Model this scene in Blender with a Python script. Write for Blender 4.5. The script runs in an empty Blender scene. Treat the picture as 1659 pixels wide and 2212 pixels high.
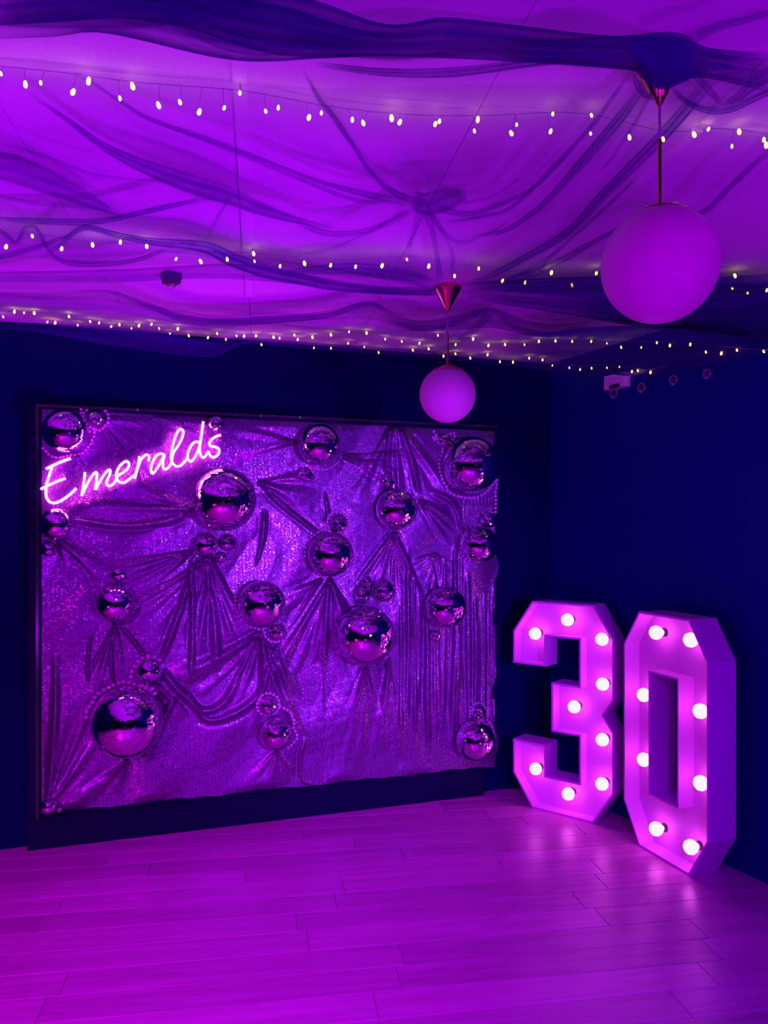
import bpy, bmesh, math, random
import numpy as np
from mathutils import Vector, Matrix
from mathutils.geometry import tessellate_polygon
random.seed(7); rng = np.random.default_rng(7)
SC = bpy.context.scene
COL = SC.collection
# ------------------------------------------------------------------ camera
F, CX, HY, CH = 1700.0, 829.5, 1140.0, 1.62      # focal length and horizon in pixels of the 1659x2212 frame, eye height
cam = bpy.data.cameras.new('camera'); cam.sensor_fit = 'HORIZONTAL'; cam.sensor_width = 36.0
cam.lens = 36.0 * F / 1659.0; cam.shift_y = (HY - 1106.0) / 1659.0; cam.clip_start = 0.02
camo = bpy.data.objects.new('camera', cam); COL.objects.link(camo)
camo.location = (0, 0, CH); camo.rotation_euler = (math.pi / 2, 0, 0); SC.camera = camo
# ------------------------------------------------------------------ world, lamps, exposure
w = bpy.data.worlds.new('world'); SC.world = w; w.use_nodes = True
w.node_tree.nodes['Background'].inputs[0].default_value = (0.2, 0.0, 0.6, 1)
w.node_tree.nodes['Background'].inputs[1].default_value = 0.0
PURPLE = (0.42, 0.0, 1.0)
MAGENTA = (0.80, 0.0, 1.0)
BLUE = (0.02, 0.0, 1.0)
def point(name, loc, power, col, size=0.12):
    l = bpy.data.lights.new(name, 'POINT'); l.energy = power; l.color = col; l.shadow_soft_size = size
    o = bpy.data.objects.new(name, l); COL.objects.link(o); o.location = loc; return o
def spot(name, loc, aim, power, col, deg, blend=0.6, size=0.1):
    l = bpy.data.lights.new(name, 'SPOT'); l.energy = power; l.color = col; l.shadow_soft_size = size
    l.spot_size = math.radians(deg); l.spot_blend = blend
    o = bpy.data.objects.new(name, l); COL.objects.link(o); o.location = loc
    o.rotation_euler = (Vector(aim) - Vector(loc)).to_track_quat('-Z', 'Y').to_euler(); return o
spot('party_uplight', (-2.7, 0.5, 0.3), (-0.9, 2.1, 2.66), 150, PURPLE, 95, 1.0)
spot('party_uplight', (2.7, -0.8, 0.3), (0.7, 1.6, 2.66), 270, PURPLE, 95, 1.0)
spot('party_uplight', (0.0, -2.2, 0.3), (0.0, -0.3, 2.66), 420, PURPLE, 115, 1.0)
spot('party_uplight', (1.3, 1.9, 0.25), (-1.5, 3.1, 2.66), 440, PURPLE, 60, 1.0)
spot('party_spot', (1.7, -0.6, 1.6), (0.0, 4.5, 1.12), 760, (.34, .03, 1), 31, 0.75, 0.04)
spot('party_spot', (-1.6, -1.0, 2.45), (-1.1, 2.3, 0.0), 900, (.80, 0, 1), 54, 1.0)
spot('party_spot', (0.6, -1.0, 2.45), (0.35, 2.5, 0.0), 650, (.25, 0, 1), 50, 1.0)
spot('blue_wall_wash', (2.15, 2.15, 0.9), (1.45, 4.2, 1.1), 12, BLUE, 70, 0.9)
SC.view_settings.view_transform = 'Standard'; SC.view_settings.look = 'None'
SC.view_settings.exposure = 0.0; SC.view_settings.gamma = 1.0; SC.view_settings.use_curve_mapping = False
SC.cycles.max_bounces = 8; SC.cycles.transparent_max_bounces = 24; SC.cycles.sample_clamp_indirect = 6.0
try:
    SC.cycles.use_denoising = True
except Exception:
    pass
# ------------------------------------------------------------------ projection helpers (pixel -> place in the room)
HC = 2.66                                        # ceiling height
P0 = Vector((-1.906, 3.906)); P1 = Vector((0.590, 4.765))
U2 = (P1 - P0).normalized(); N2 = Vector((U2.y, -U2.x))          # along the backdrop, and out of it
RW = Vector((1.72, 3.62)); RD = Vector((-0.488, 1.0)).normalized(); RN = Vector((-RD.y, RD.x))
def hit(px, py, p, n):
    kx, kz = (px - CX) / F, (HY - py) / F
    d = p.dot(n) / (kx * n.x + n.y)
    return Vector((kx * d, d, CH + kz * d))
def panel(px, py, off=0.0): return hit(px, py, P0 + N2 * off, N2)
def rwall(px, py, off=0.0): return hit(px, py, RW + RN * off, RN)
def room_depth(px, off):
    kx = (px - CX) / F
    a = (P0 + N2 * (off - 0.06)); b = RW + RN * off
    return min(a.dot(N2) / (kx * N2.x + N2.y), b.dot(RN) / (kx * RN.x + RN.y) if kx * RN.x + RN.y < -1e-6 or kx > 0 else 99)
def at(px, py, z, off=0.06):
    d = (z - CH) * F / max(HY - py, 40.0)
    d = min(d, room_depth(px, off))
    return Vector(((px - CX) / F * d, d, CH + (HY - py) / F * d))
def onfloor(px, py):
    d = CH * F / (py - HY); return Vector(((px - CX) / F * d, d, 0.0))
# ------------------------------------------------------------------ object helpers
def tag(o, label=None, cat=None, group=None, kind=None):
    if label: o['label'] = label
    if cat: o['category'] = cat
    if group: o['group'] = group
    if kind: o['kind'] = kind
    return o
def empty(name, loc=(0, 0, 0)):
    o = bpy.data.objects.new(name, None); COL.objects.link(o); o.location = loc; o.empty_display_size = 0.05; return o
def link(name, me, mat=None, parent=None):
    o = bpy.data.objects.new(name, me); COL.objects.link(o)
    if mat is not None and not me.materials: me.materials.append(mat)
    if parent is not None:
        o.parent = parent; o.matrix_parent_inverse = Matrix.Translation(-Vector(parent.location))
    return o
def mesh(name, v, f, mat=None, parent=None, smooth=False):
    me = bpy.data.meshes.new(name); me.from_pydata([tuple(x) for x in v], [], f)
    if smooth: me.polygons.foreach_set('use_smooth', [True] * len(me.polygons))
    me.update(); return link(name, me, mat, parent)
class MB:
    def __init__(s): s.v = []; s.f = []
    def add(s, v, f):
        k = len(s.v); s.v += [tuple(x) for x in v]; s.f += [tuple(i + k for i in q) for q in f]; return s
    def box(s, o, ax, ay, az):
        o, ax, ay, az = map(Vector, (o, ax, ay, az))
        p = [o, o + ax, o + ax + ay, o + ay]; p += [q + az for q in p]
        return s.add(p, [(3, 2, 1, 0), (4, 5, 6, 7), (0, 1, 5, 4), (1, 2, 6, 5), (2, 3, 7, 6), (3, 0, 4, 7)])
    def tube(s, pts, r, n=8, cap=True):
        pts = [Vector(p) for p in pts]; R = r if isinstance(r, (list, tuple)) else [r] * len(pts)
        v = []; up = None
        for i, p in enumerate(pts):
            t = (pts[min(i + 1, len(pts) - 1)] - pts[max(i - 1, 0)])
            t = t.normalized() if t.length > 1e-9 else Vector((0, 0, 1))
            if up is None: up = t.orthogonal().normalized()
            up = (up - t * up.dot(t)); up = up.normalized() if up.length > 1e-6 else t.orthogonal().normalized()
            b = t.cross(up)
            v += [p + (up * math.cos(2 * math.pi * k / n) + b * math.sin(2 * math.pi * k / n)) * R[i] for k in range(n)]
        f = [(i * n + k, i * n + (k + 1) % n, (i + 1) * n + (k + 1) % n, (i + 1) * n + k) for i in range(len(pts) - 1) for k in range(n)]
        if cap: f += [tuple(range(n - 1, -1, -1)), tuple((len(pts) - 1) * n + k for k in range(n))]
        return s.add(v, f)
    def lathe(s, prof, c, n=32):
        c = Vector(c); v = []
        for r, z in prof: v += [c + Vector((r * math.cos(2 * math.pi * k / n), r * math.sin(2 * math.pi * k / n), z)) for k in range(n)]
        f = [(i * n + k, i * n + (k + 1) % n, (i + 1) * n + (k + 1) % n, (i + 1) * n + k) for i in range(len(prof) - 1) for k in range(n)]
        return s.add(v, f)
    def build(s, name, mat=None, parent=None, smooth=False): return mesh(name, s.v, s.f, mat, parent, smooth)
def catmull(pts, n=8):
    P = [Vector(p) for p in pts]; P = [P[0] * 2 - P[1]] + P + [P[-1] * 2 - P[-2]]; out = []
    for i in range(1, len(P) - 2):
        for k in range(n):
            t = k / n; a, b, c, d = P[i - 1], P[i], P[i + 1], P[i + 2]
            out.append(0.5 * ((2 * b) + (c - a) * t + (2 * a - 5 * b + 4 * c - d) * t * t + (3 * b - a - 3 * c + d) * t ** 3))
    return out + [P[-2]]
# ------------------------------------------------------------------ materials
def mat(name, col=(.5, .5, .5), rough=.5, metal=0.0, **kw):
    m = bpy.data.materials.new(name); m.use_nodes = True
    b = m.node_tree.nodes['Principled BSDF']
    b.inputs['Base Color'].default_value = (*col, 1); b.inputs['Roughness'].default_value = rough; b.inputs['Metallic'].default_value = metal
    for k, v in kw.items():
        b.inputs[k.replace('_', ' ')].default_value = v
    return m
def N(m, t, **kw):
    n = m.node_tree.nodes.new(t)
    for k, v in kw.items(): setattr(n, k, v)
    return n
def L(m, a, b): m.node_tree.links.new(a, b)
def PB(m): return m.node_tree.nodes['Principled BSDF']
def bumpy(m, scale, strength, dist=0.002, detail=4, coord='Object'):
    tc = N(m, 'ShaderNodeTexCoord'); no = N(m, 'ShaderNodeTexNoise'); no.inputs['Scale'].default_value = scale; no.inputs['Detail'].default_value = detail
    bu = N(m, 'ShaderNodeBump'); bu.inputs['Strength'].default_value = strength; bu.inputs['Distance'].default_value = dist
    L(m, tc.outputs[coord], no.inputs['Vector']); L(m, no.outputs['Fac'], bu.inputs['Height']); L(m, bu.outputs['Normal'], PB(m).inputs['Normal'])
    return m
def emit(name, col, s):
    m = bpy.data.materials.new(name); m.use_nodes = True; nt = m.node_tree; nt.nodes.remove(nt.nodes['Principled BSDF'])
    e = nt.nodes.new('ShaderNodeEmission'); e.inputs[0].default_value = (*col, 1); e.inputs[1].default_value = s
    nt.links.new(e.outputs[0], nt.nodes['Material Output'].inputs[0]); return m
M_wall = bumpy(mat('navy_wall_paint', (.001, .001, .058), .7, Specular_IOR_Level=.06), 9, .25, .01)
M_wall_lit = bumpy(mat('lit_wall_paint', (.0012, .001, .18), .7, Specular_IOR_Level=.12), 9, .25, .01)  # navy wall colour raised for the right wall, standing in for blue light
M_black = bumpy(mat('black_painted_wood', (.001, .001, .032), .5, Specular_IOR_Level=.12), 30, .15)
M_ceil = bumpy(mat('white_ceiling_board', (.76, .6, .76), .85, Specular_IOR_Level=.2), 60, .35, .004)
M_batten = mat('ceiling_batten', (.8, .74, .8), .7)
M_base = mat('floor_base', (.12, .07, .06), .8)
def wood():
    m = mat('laminate_wood', (.5, .3, .3), .3); b = PB(m); b.inputs['Specular IOR Level'].default_value = .55
    tc = N(m, 'ShaderNodeTexCoord'); mp = N(m, 'ShaderNodeMapping'); mp.inputs['Scale'].default_value = (1.6, 26, 26)
    oi = N(m, 'ShaderNodeObjectInfo'); ad = N(m, 'ShaderNodeVectorMath', operation='ADD')
    mu = N(m, 'ShaderNodeMath', operation='MULTIPLY'); mu.inputs[1].default_value = 37.0
    no = N(m, 'ShaderNodeTexNoise'); no.inputs['Scale'].default_value = 1.3; no.inputs['Detail'].default_value = 6; no.inputs['Distortion'].default_value = .6
    cr = N(m, 'ShaderNodeValToRGB'); e = cr.color_ramp.elements
    e[0].position = .28; e[0].color = (.40, .12, .34, 1); e[1].position = .72; e[1].color = (.56, .19, .50, 1)
    mv = N(m, 'ShaderNodeMath', operation='MULTIPLY_ADD'); mv.inputs[1].default_value = .26; mv.inputs[2].default_value = .87
    mc = N(m, 'ShaderNodeVectorMath', operation='SCALE')
    L(m, tc.outputs['Object'], mp.inputs[0]); L(m, mp.outputs[0], ad.inputs[0]); L(m, oi.outputs['Random'], mu.inputs[0]); L(m, mu.outputs[0], ad.inputs[1])
    L(m, ad.outputs[0], no.inputs['Vector']); L(m, no.outputs['Fac'], cr.inputs[0]); L(m, cr.outputs[0], mc.inputs[0])
    L(m, oi.outputs['Random'], mv.inputs[0]); L(m, mv.outputs[0], mc.inputs['Scale']); L(m, mc.outputs[0], b.inputs['Base Color'])
    bu = N(m, 'ShaderNodeBump'); bu.inputs['Strength'].default_value = .12; bu.inputs['Distance'].default_value = .002
    L(m, no.outputs['Fac'], bu.inputs['Height']); L(m, bu.outputs['Normal'], b.inputs['Normal'])
    return m
M_wood = wood()
def sequin():
    m = mat('sequin_cloth', (.26, .17, .34), .4, .8); b = PB(m)
    tc = N(m, 'ShaderNodeTexCoord'); vo = N(m, 'ShaderNodeTexVoronoi'); vo.inputs['Scale'].default_value = 150; vo.inputs['Randomness'].default_value = .55
    sb = N(m, 'ShaderNodeVectorMath', operation='SUBTRACT'); sb.inputs[1].default_value = (.5, .5, .5)
    sc = N(m, 'ShaderNodeVectorMath', operation='SCALE'); sc.inputs['Scale'].default_value = .13
    ge = N(m, 'ShaderNodeNewGeometry'); ad = N(m, 'ShaderNodeVectorMath', operation='ADD'); nm = N(m, 'ShaderNodeVectorMath', operation='NORMALIZE')
    L(m, tc.outputs['Object'], vo.inputs['Vector']); L(m, vo.outputs['Color'], sb.inputs[0]); L(m, sb.outputs[0], sc.inputs[0])
    L(m, ge.outputs['Normal'], ad.inputs[0]); L(m, sc.outputs[0], ad.inputs[1]); L(m, ad.outputs[0], nm.inputs[0]); L(m, nm.outputs[0], b.inputs['Normal'])
    cr = N(m, 'ShaderNodeMapRange'); cr.inputs[1].default_value = .26; cr.inputs[2].default_value = .42; cr.inputs[3].default_value = .13; cr.inputs[4].default_value = .46
    L(m, vo.outputs['Distance'], cr.inputs[0]); L(m, cr.outputs[0], b.inputs['Roughness'])
    mc = N(m, 'ShaderNodeMix', data_type='RGBA'); mr = N(m, 'ShaderNodeMapRange'); mr.inputs[1].default_value = .26; mr.inputs[2].default_value = .40
    L(m, vo.outputs['Distance'], mr.inputs[0]); L(m, mr.outputs[0], mc.inputs[0])
    mc.inputs[6].default_value = (.72, .6, .78, 1); mc.inputs[7].default_value = (.20, .12, .27, 1); L(m, mc.outputs[2], b.inputs['Base Color'])
    return m
M_seq = sequin()
def sheer():
    m = bpy.data.materials.new('sheer_voile'); m.use_nodes = True; nt = m.node_tree; nt.nodes.remove(PB(m))
    at_ = N(m, 'ShaderNodeAttribute'); at_.attribute_name = 'weave'
    tr = N(m, 'ShaderNodeBsdfTransparent'); di = N(m, 'ShaderNodeBsdfDiffuse'); tl = N(m, 'ShaderNodeBsdfTranslucent')
    for s in (di, tl): s.inputs[0].default_value = (.045, .008, .25, 1)
    m1 = N(m, 'ShaderNodeMixShader'); m1.inputs[0].default_value = .35; L(m, di.outputs[0], m1.inputs[1]); L(m, tl.outputs[0], m1.inputs[2])
    no = N(m, 'ShaderNodeTexNoise'); no.inputs['Scale'].default_value = 9; tc = N(m, 'ShaderNodeTexCoord'); L(m, tc.outputs['Object'], no.inputs['Vector'])
    mr = N(m, 'ShaderNodeMapRange'); mr.inputs[3].default_value = .75; mr.inputs[4].default_value = 1.2; L(m, no.outputs['Fac'], mr.inputs[0])
    mu = N(m, 'ShaderNodeMath', operation='MULTIPLY'); mu.use_clamp = True; L(m, at_.outputs['Fac'], mu.inputs[0]); L(m, mr.outputs[0], mu.inputs[1])
    m2 = N(m, 'ShaderNodeMixShader'); L(m, mu.outputs[0], m2.inputs[0]); L(m, tr.outputs[0], m2.inputs[1]); L(m, m1.outputs[0], m2.inputs[2])
    L(m, m2.outputs[0], nt.nodes['Material Output'].inputs[0]); return m
M_sheer = sheer()
M_mirror = mat('mirror_tile', (.93, .9, .95), .03, 1.0)
M_core = mat('ball_core', (.15, .1, .2), .5, .4)
M_bead = mat('mirror_bead', (.92, .66, .96), .1, .3)
M_cord = mat('clear_thread', (.4, .35, .5), .4)
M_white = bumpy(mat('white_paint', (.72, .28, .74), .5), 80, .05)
M_copper = mat('copper_metal', (.75, .22, .2), .18, 1.0)
M_opal = mat('opal_glass', (.60, .42, .50), .5, 0.0, Specular_IOR_Level=.3)
M_bulb = emit('marquee_bulb_glow', (1.0, .12, .95), 7.5)
M_fairy = emit('fairy_bulb_glow', (1.0, .70, .075), 8)
M_neon = emit('neon_tube_glow', (1.0, .052, .9), 18)
M_cable = mat('clear_light_cable', (.3, .15, .4), .4)
M_darkplastic = mat('dark_plastic', (.05, .03, .06), .4)
M_lilac = mat('lilac_metal', (.35, .18, .45), .4)
M_plastic = mat('white_plastic', (.75, .7, .72), .45)
def acrylic():
    m = bpy.data.materials.new('clear_acrylic'); m.use_nodes = True; nt = m.node_tree; nt.nodes.remove(PB(m))
    tr = N(m, 'ShaderNodeBsdfTransparent'); tr.inputs[0].default_value = (.95, .95, .97, 1); gl = N(m, 'ShaderNodeBsdfGlossy'); gl.inputs[1].default_value = .05
    fr = N(m, 'ShaderNodeFresnel'); fr.inputs[0].default_value = 1.45; mx = N(m, 'ShaderNodeMixShader')
    L(m, fr.outputs[0], mx.inputs[0]); L(m, tr.outputs[0], mx.inputs[1]); L(m, gl.outputs[0], mx.inputs[2]); L(m, mx.outputs[0], nt.nodes['Material Output'].inputs[0]); return m
M_acrylic = acrylic()
# ------------------------------------------------------------------ room shell
def v3(p, z): return Vector((p.x, p.y, z))
PB0 = P0 - N2 * 0.06                                   # a point of the back wall
def meet(p, d, q, e):
    den = d.x * e.y - d.y * e.x; t = ((q.x - p.x) * e.y - (q.y - p.y) * e.x) / den; return p + d * t
corner = meet(PB0, U2, RW, RD)
leftc = meet(PB0, U2, Vector((-3.3, 0)), Vector((0, 1)))
rearr = meet(RW, RD, Vector((0, -3.2)), Vector((1, 0)))
rearl = Vector((-3.3, -3.2))
poly = [rearl, rearr, corner, leftc]
def wall(name, a, b, m=None):
    d = (b - a).normalized(); n = Vector((d.y, -d.x)); t = 0.12          # n points out of the room for clockwise order
    c = Vector((0.0, 1.0))
    if (c - a).dot(n) > 0: n = -n
    o = MB().box(v3(a - d * t, -0.02), v3(d * ((b - a).length + 2 * t), 0), v3(n * t, 0), (0, 0, HC + 0.06)).build(name, m or M_wall)
    return tag(o, kind='structure')
wall('wall_back', leftc, corner); wall('wall_right', corner, rearr, M_wall_lit); wall('wall_left', rearl, leftc); wall('wall_rear', rearr, rearl)
fl = MB().add([v3(p, -0.011) for p in poly] + [v3(p, -0.06) for p in poly],
              [(0, 1, 2, 3), (7, 6, 5, 4), (0, 4, 5, 1), (1, 5, 6, 2), (2, 6, 7, 3), (3, 7, 4, 0)]).build('floor', M_base)
tag(fl, kind='structure')
# floor boards run along the room axis (9 degrees off the backdrop's normal axis)
A = math.radians(9.0); UA = Vector((math.cos(A), math.sin(A))); VA = Vector((-math.sin(A), math.cos(A)))
PW, PL = 0.153, 1.22
V0 = 3.022 % PW
joint_px = [(603, 2033), (653, 1795), (684, 1910), (762, 1940), (1298, 1978), (1468, 2165), (934, 2050), (860, 2107), (1288, 1870), (1412, 1900), (812, 2170), (89, 1985), (140, 2120)]
joints = {}
for px, py in joint_px:
    p = onfloor(px, py); joints[int(math.floor((p.dot(v3(VA, 0)) - V0) / PW))] = p.dot(v3(UA, 0))
plank_me = {}
def plank(u0, u1, v0, extra=0.0):
    l = round(u1 - u0, 3)
    if l < 0.05: return
    if l not in plank_me:
        b = 0.0016; ww = PW - 0.0016; x0, x1 = 0.0008, l - 0.0008
        v = [(x0, 0, -.010), (x1, 0, -.010), (x1, ww, -.010), (x0, ww, -.010), (x0, 0, -b), (x1, 0, -b), (x1, ww, -b), (x0, ww, -b),
             (x0 + b, b, 0), (x1 - b, b, 0), (x1 - b, ww - b, 0), (x0 + b, ww - b, 0)]
        f = [(0, 1, 5, 4), (1, 2, 6, 5), (2, 3, 7, 6), (3, 0, 4, 7), (4, 5, 9, 8), (5, 6, 10, 9), (6, 7, 11, 10), (7, 4, 8, 11), (8, 9, 10, 11)]
        me = bpy.data.meshes.new('plank'); me.from_pydata(v, [], f); me.materials.append(M_wood); plank_me[l] = me
    o = link('plank', plank_me[l], None, fl)
    p = UA * u0 + VA * v0; o.location = (p.x, p.y, 0); o.rotation_euler = (0, 0, A)
k0 = int(1.0 / PW); k1 = int(5.2 / PW)
def inside(p, m=0.0):
    s = 0
    for i in range(4):
        a, b = poly[i], poly[(i + 1) % 4]; e = b - a
        if (e.x * (p.y - a.y) - e.y * (p.x - a.x)) / e.length < -m: return False
    return True
for k in range(k0, k1):
    off = joints.get(k, random.uniform(0, PL)) % PL
    v0 = V0 + k * PW; u = -3.6 + ((off + 3.6) % PL) - PL
    while u < 3.2:
        ends = [UA * (u + PL * q) + VA * (v0 + PW / 2) for q in (0.02, .25, .5, .75, .98)]
        if any(inside(p, 0) for p in ends): plank(u, u + PL, v0)
        u += PL
# boards of the rest of the floor, behind the camera: wide joined strips
rest = MB()
for k in range(-24, k0):
    v0 = V0 + k * PW
    us = [u for u in np.arange(-4.2, 5.6, 0.05) if inside(UA * u + VA * (v0 + PW / 2))]
    if us: rest.box(v3(UA * us[0] + VA * (v0 + .001), -.010), v3(UA * (us[-1] - us[0]), 0), v3(VA * (PW - .002), 0), (0, 0, .0099))
tag(rest.build('floorboards', M_wood, fl), kind='stuff')
# ceiling of boards with battens over the joints
ce = MB().add([v3(p, HC + .014) for p in poly] + [v3(p, HC + .06) for p in poly],
              [(3, 2, 1, 0), (4, 5, 6, 7), (0, 1, 5, 4), (1, 2, 6, 5), (2, 3, 7, 6), (3, 0, 4, 7)]).build('ceiling', M_ceil)
tag(ce, kind='structure')
j0 = at(1040, 228, HC); jv = j0.dot(v3(VA, 0)); ju = j0.dot(v3(UA, 0)); CWU, CWV = 0.585, 1.72
cme = bpy.data.meshes.new('ceiling_panel'); g = .0008; bb = .0016
cv = [(g, g, .014), (CWU - g, g, .014), (CWU - g, CWV - g, .014), (g, CWV - g, .014), (g, g, bb), (CWU - g, g, bb), (CWU - g, CWV - g, bb), (g, CWV - g, bb),
      (g + bb, g + bb, 0), (CWU - g - bb, g + bb, 0), (CWU - g - bb, CWV - g - bb, 0), (g + bb, CWV - g - bb, 0)]
cme.from_pydata(cv, [], [(4, 5, 1, 0), (5, 6, 2, 1), (6, 7, 3, 2), (7, 4, 0, 3), (8, 9, 5, 4), (9, 10, 6, 5), (10, 11, 7, 6), (11, 8, 4, 7), (11, 10, 9, 8)]); cme.materials.append(M_ceil)
for i in range(-8, 9):
    for j in range(-4, 4):
        c = UA * (ju + (i + .5) * CWU) + VA * (jv + (j + .5) * CWV)
        if inside(c, .8):
            o = link('ceiling_panel', cme, None, ce); p = UA * (ju + i * CWU) + VA * (jv + j * CWV); o.location = (p.x, p.y, HC); o.rotation_euler = (0, 0, A)
for i in (-4, -1, 1):
    for j in (-2, -1, 0, 1):
        u0 = ju + i * CWU - .016
        a0 = UA * u0 + VA * (jv + j * CWV + .02); a1 = UA * u0 + VA * (jv + (j + 1) * CWV - .02)
        if inside(a0, .02) and inside(a1, .02):
            MB().box(v3(a0, HC - .008), v3(UA * .032, 0), v3(a1 - a0, 0), (0, 0, .008)).build('ceiling_batten', M_batten, ce)
# ------------------------------------------------------------------ backdrop panel: black board in a thin frame on a plinth
def pl(a, off, z): p = P0 + U2 * a + N2 * off; return Vector((p.x, p.y, z))
def acoord(px):
    q = panel(px, HY); return (Vector((q.x, q.y)) - P0).dot(U2)
aL, aR = acoord(84), acoord(1072)
zT, zB = panel(84, 880).z, 0.165
bp = empty('backdrop_panel', pl((aL + aR) / 2, 0, 0)); tag(bp, 'black framed backdrop panel on a low plinth behind the sequin cloth', 'backdrop panel')
def pbox(name, a0, a1, o0, o1, z0, z1, m=M_black, par=bp):
    return MB().box(pl(a0, o0, z0), v3(U2 * (a1 - a0), 0), v3(N2 * (o1 - o0), 0), (0, 0, z1 - z0)).build(name, m, par)
pbox('board', aL, aR, -.058, 0, zB, zT)
aLP = acoord(58)
pbox('plinth', aLP, acoord(1045), -.058, 0.004, 0, zB - .012)
pbox('ledge', aLP, acoord(1050), -.058, .022, zB - .012, zB)
M_rail = mat('gloss_black_rail', (.03, .02, .06), .16, 0.0, Coat_Weight=.6)
pbox('side_rail', acoord(62), aL - .012, -.058, .012, zB, zT, M_black)
pbox('side_rail', aL - .012, aL, -.058, .03, zB, zT + .012, M_rail)
pbox('top_rail', aL, aR, -.058, .022, zT, zT + .014, M_rail)
# ------------------------------------------------------------------ draped sequin cloth with its folds
def catpx(pts, n=6): return [(p.x, p.y) for p in catmull([(x, y, 0) for x, y in pts], n)]
folds = []                                              # (polyline px, amp m, w0 px, w1 px, taper)
def fan(x, y, a0, a1, n, ln, amp=.02, w0=3.0, w1=7.0, bend=0.0, jit=.25):
    n = max(3, round(n * .75))
    for i in range(n):
        a = a0 + (a1 - a0) * ((i + .5) / n) + random.uniform(-jit, jit) * (a1 - a0) / n
        l = ln * random.uniform(.65, 1.1); pts = []
        for k in range(7):
            t = k / 6; aa = math.radians(a + bend * t * (1 if a < 90 else -1))
            pts.append((x + math.cos(aa) * l * t, y + math.sin(aa) * l * t))
        folds.append((pts, amp * random.uniform(.8, 1.7), w0 * 1.2, w1 * random.uniform(.9, 2.3), 1))
fan(452, 1200, 62, 150, 9, 270, .026, 3, 9, -8); fan(248, 1345, 78, 120, 6, 170, .018, 2.5, 5)
fan(125, 1165, 28, 75, 5, 150, .02, 3, 8); fan(562, 1362, 62, 150, 10, 270, .024, 3, 8, -14)
fan(852, 1148, 62, 128, 9, 190, .02, 3, 6); fan(712, 1248, 62, 122, 9, 300, .02, 3, 7)
fan(790, 1440, 72, 112, 7, 190, .016, 3, 6); fan(852, 905, 42, 125, 7, 240, .02, 3, 8)
fan(275, 1640, 100, 150, 5, 150, .02, 3, 8); fan(100, 1748, 268, 308, 6, 330, .024, 3, 10)
fan(640, 955, 160, 196, 6, 150, .012, 3, 7); fan(738, 985, -8, 34, 6, 170, .012, 3, 6)
fan(556, 1040, -15, 55, 6, 150, .016, 3, 7); fan(416, 1100, 150, 205, 5, 260, .018, 3, 12)
fan(415, 1190, 130, 175, 6, 200, .02, 3, 8); fan(695, 1250, 115, 160, 5, 140, .014, 3, 6)
fan(905, 1080, 15, 60, 6, 170, .012, 2.5, 6); fan(597, 1622, 30, 150, 5, 110, .012, 2.5, 6)
fan(940, 1195, 30, 170, 9, 90, .010, 2, 5); fan(215, 905, 0, 60, 6, 170, .012, 3, 8); fan(330, 900, -5, 25, 3, 200, .012, 3, 8)
fan(840, 1420, 78, 102, 5, 240, .022, 3, 6); fan(330, 1475, 20, 60, 4, 120, .016, 3, 8); fan(596, 1390, 70, 110, 6, 230, .016, 2.5, 5)
for i in range(17):
    x = 872 + i * 11.8 + random.uniform(-6, 6); y0 = random.uniform(1170, 1330); y1 = random.uniform(1560, 1655)
    folds.append(([(x, y0), (x + random.uniform(-4, 4), (y0 + y1) / 2), (x + random.uniform(-9, 9), y1)], random.uniform(.008, .028), random.uniform(2, 4.5), random.uniform(2.5, 8), 0))
for i in range(9):
    x = 1005 + i * 7.5; folds.append(([(x, 1070), (x + 2, 1130), (x + 3, 1175)], .014, 2.5, 3, 0))
for pts, am, a, b in [([(155, 1122), (280, 1136), (415, 1116)], .028, 6, 6), ([(345, 1445), (385, 1490), (440, 1535), (490, 1510), (545, 1400)], .034, 8, 7),
                      ([(390, 1470), (450, 1555), (560, 1500), (570, 1370)], .02, 6, 8), ([(575, 1060), (620, 1100), (690, 1155)], .02, 5, 4),
                      ([(572, 1100), (566, 1170), (545, 1245)], .024, 5, 6), ([(385, 1490), (345, 1570), (310, 1650)], .02, 5, 8),
                      ([(660, 1590), (648, 1640), (655, 1688), (690, 1692)], .02, 4, 4), ([(700, 1060), (708, 1110), (700, 1130)], .016, 3, 4),
                      ([(850, 905), (838, 970), (836, 1030)], .03, 4, 5), ([(855, 905), (885, 980), (905, 1070)], .026, 4, 5),
                      ([(930, 1060), (980, 1090), (1005, 1170)], .02, 5, 5), ([(345, 1435), (395, 1300), (425, 1195)], .03, 6, 6),
                      ([(412, 1205), (416, 1330), (412, 1480)], .03, 6, 5), ([(445, 1215), (462, 1330), (470, 1470)], .026, 6, 9),
                      ([(120, 1400), (118, 1560), (105, 1730)], .02, 8, 5), ([(200, 1365), (190, 1420), (190, 1480)], .02, 3, 3),
                      ([(245, 1355), (240, 1420), (245, 1480)], .022, 3, 3), ([(262, 1352), (300, 1400), (318, 1430)], .02, 4, 4)]:
    folds.append((catpx(pts), am, a, b, 0))
x0, x1 = 90.0, 1070.0; NX, NY = 491, 447
topf = lambda x: 884 + .0487 * (x - 90)
botf = lambda x: 1757 - .1045 * (x - 90)
gx = np.linspace(x0, x1, NX); s = np.linspace(0, 1, NY)
X, S = np.meshgrid(gx, s)
rag = 1.6 * np.sin(gx / 33.0) + 1.0 * np.sin(gx / 9.3 + 1)
Y = topf(X) + S * (botf(X) + rag[None, :] - topf(X))
X = X + (np.clip((X - 1030) / 40, 0, 1)) * (4 * np.sin(Y / 31.0) + 3 * np.sin(Y / 12.0))
H = np.full(X.shape, .010)
for k in range(10):
    th = rng.uniform(0, 6.28); fr = rng.uniform(1 / 330, 1 / 130); H += .0028 * np.sin(6.28 * fr * (X * np.cos(th) + Y * np.sin(th)) + rng.uniform(0, 6.28))
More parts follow.
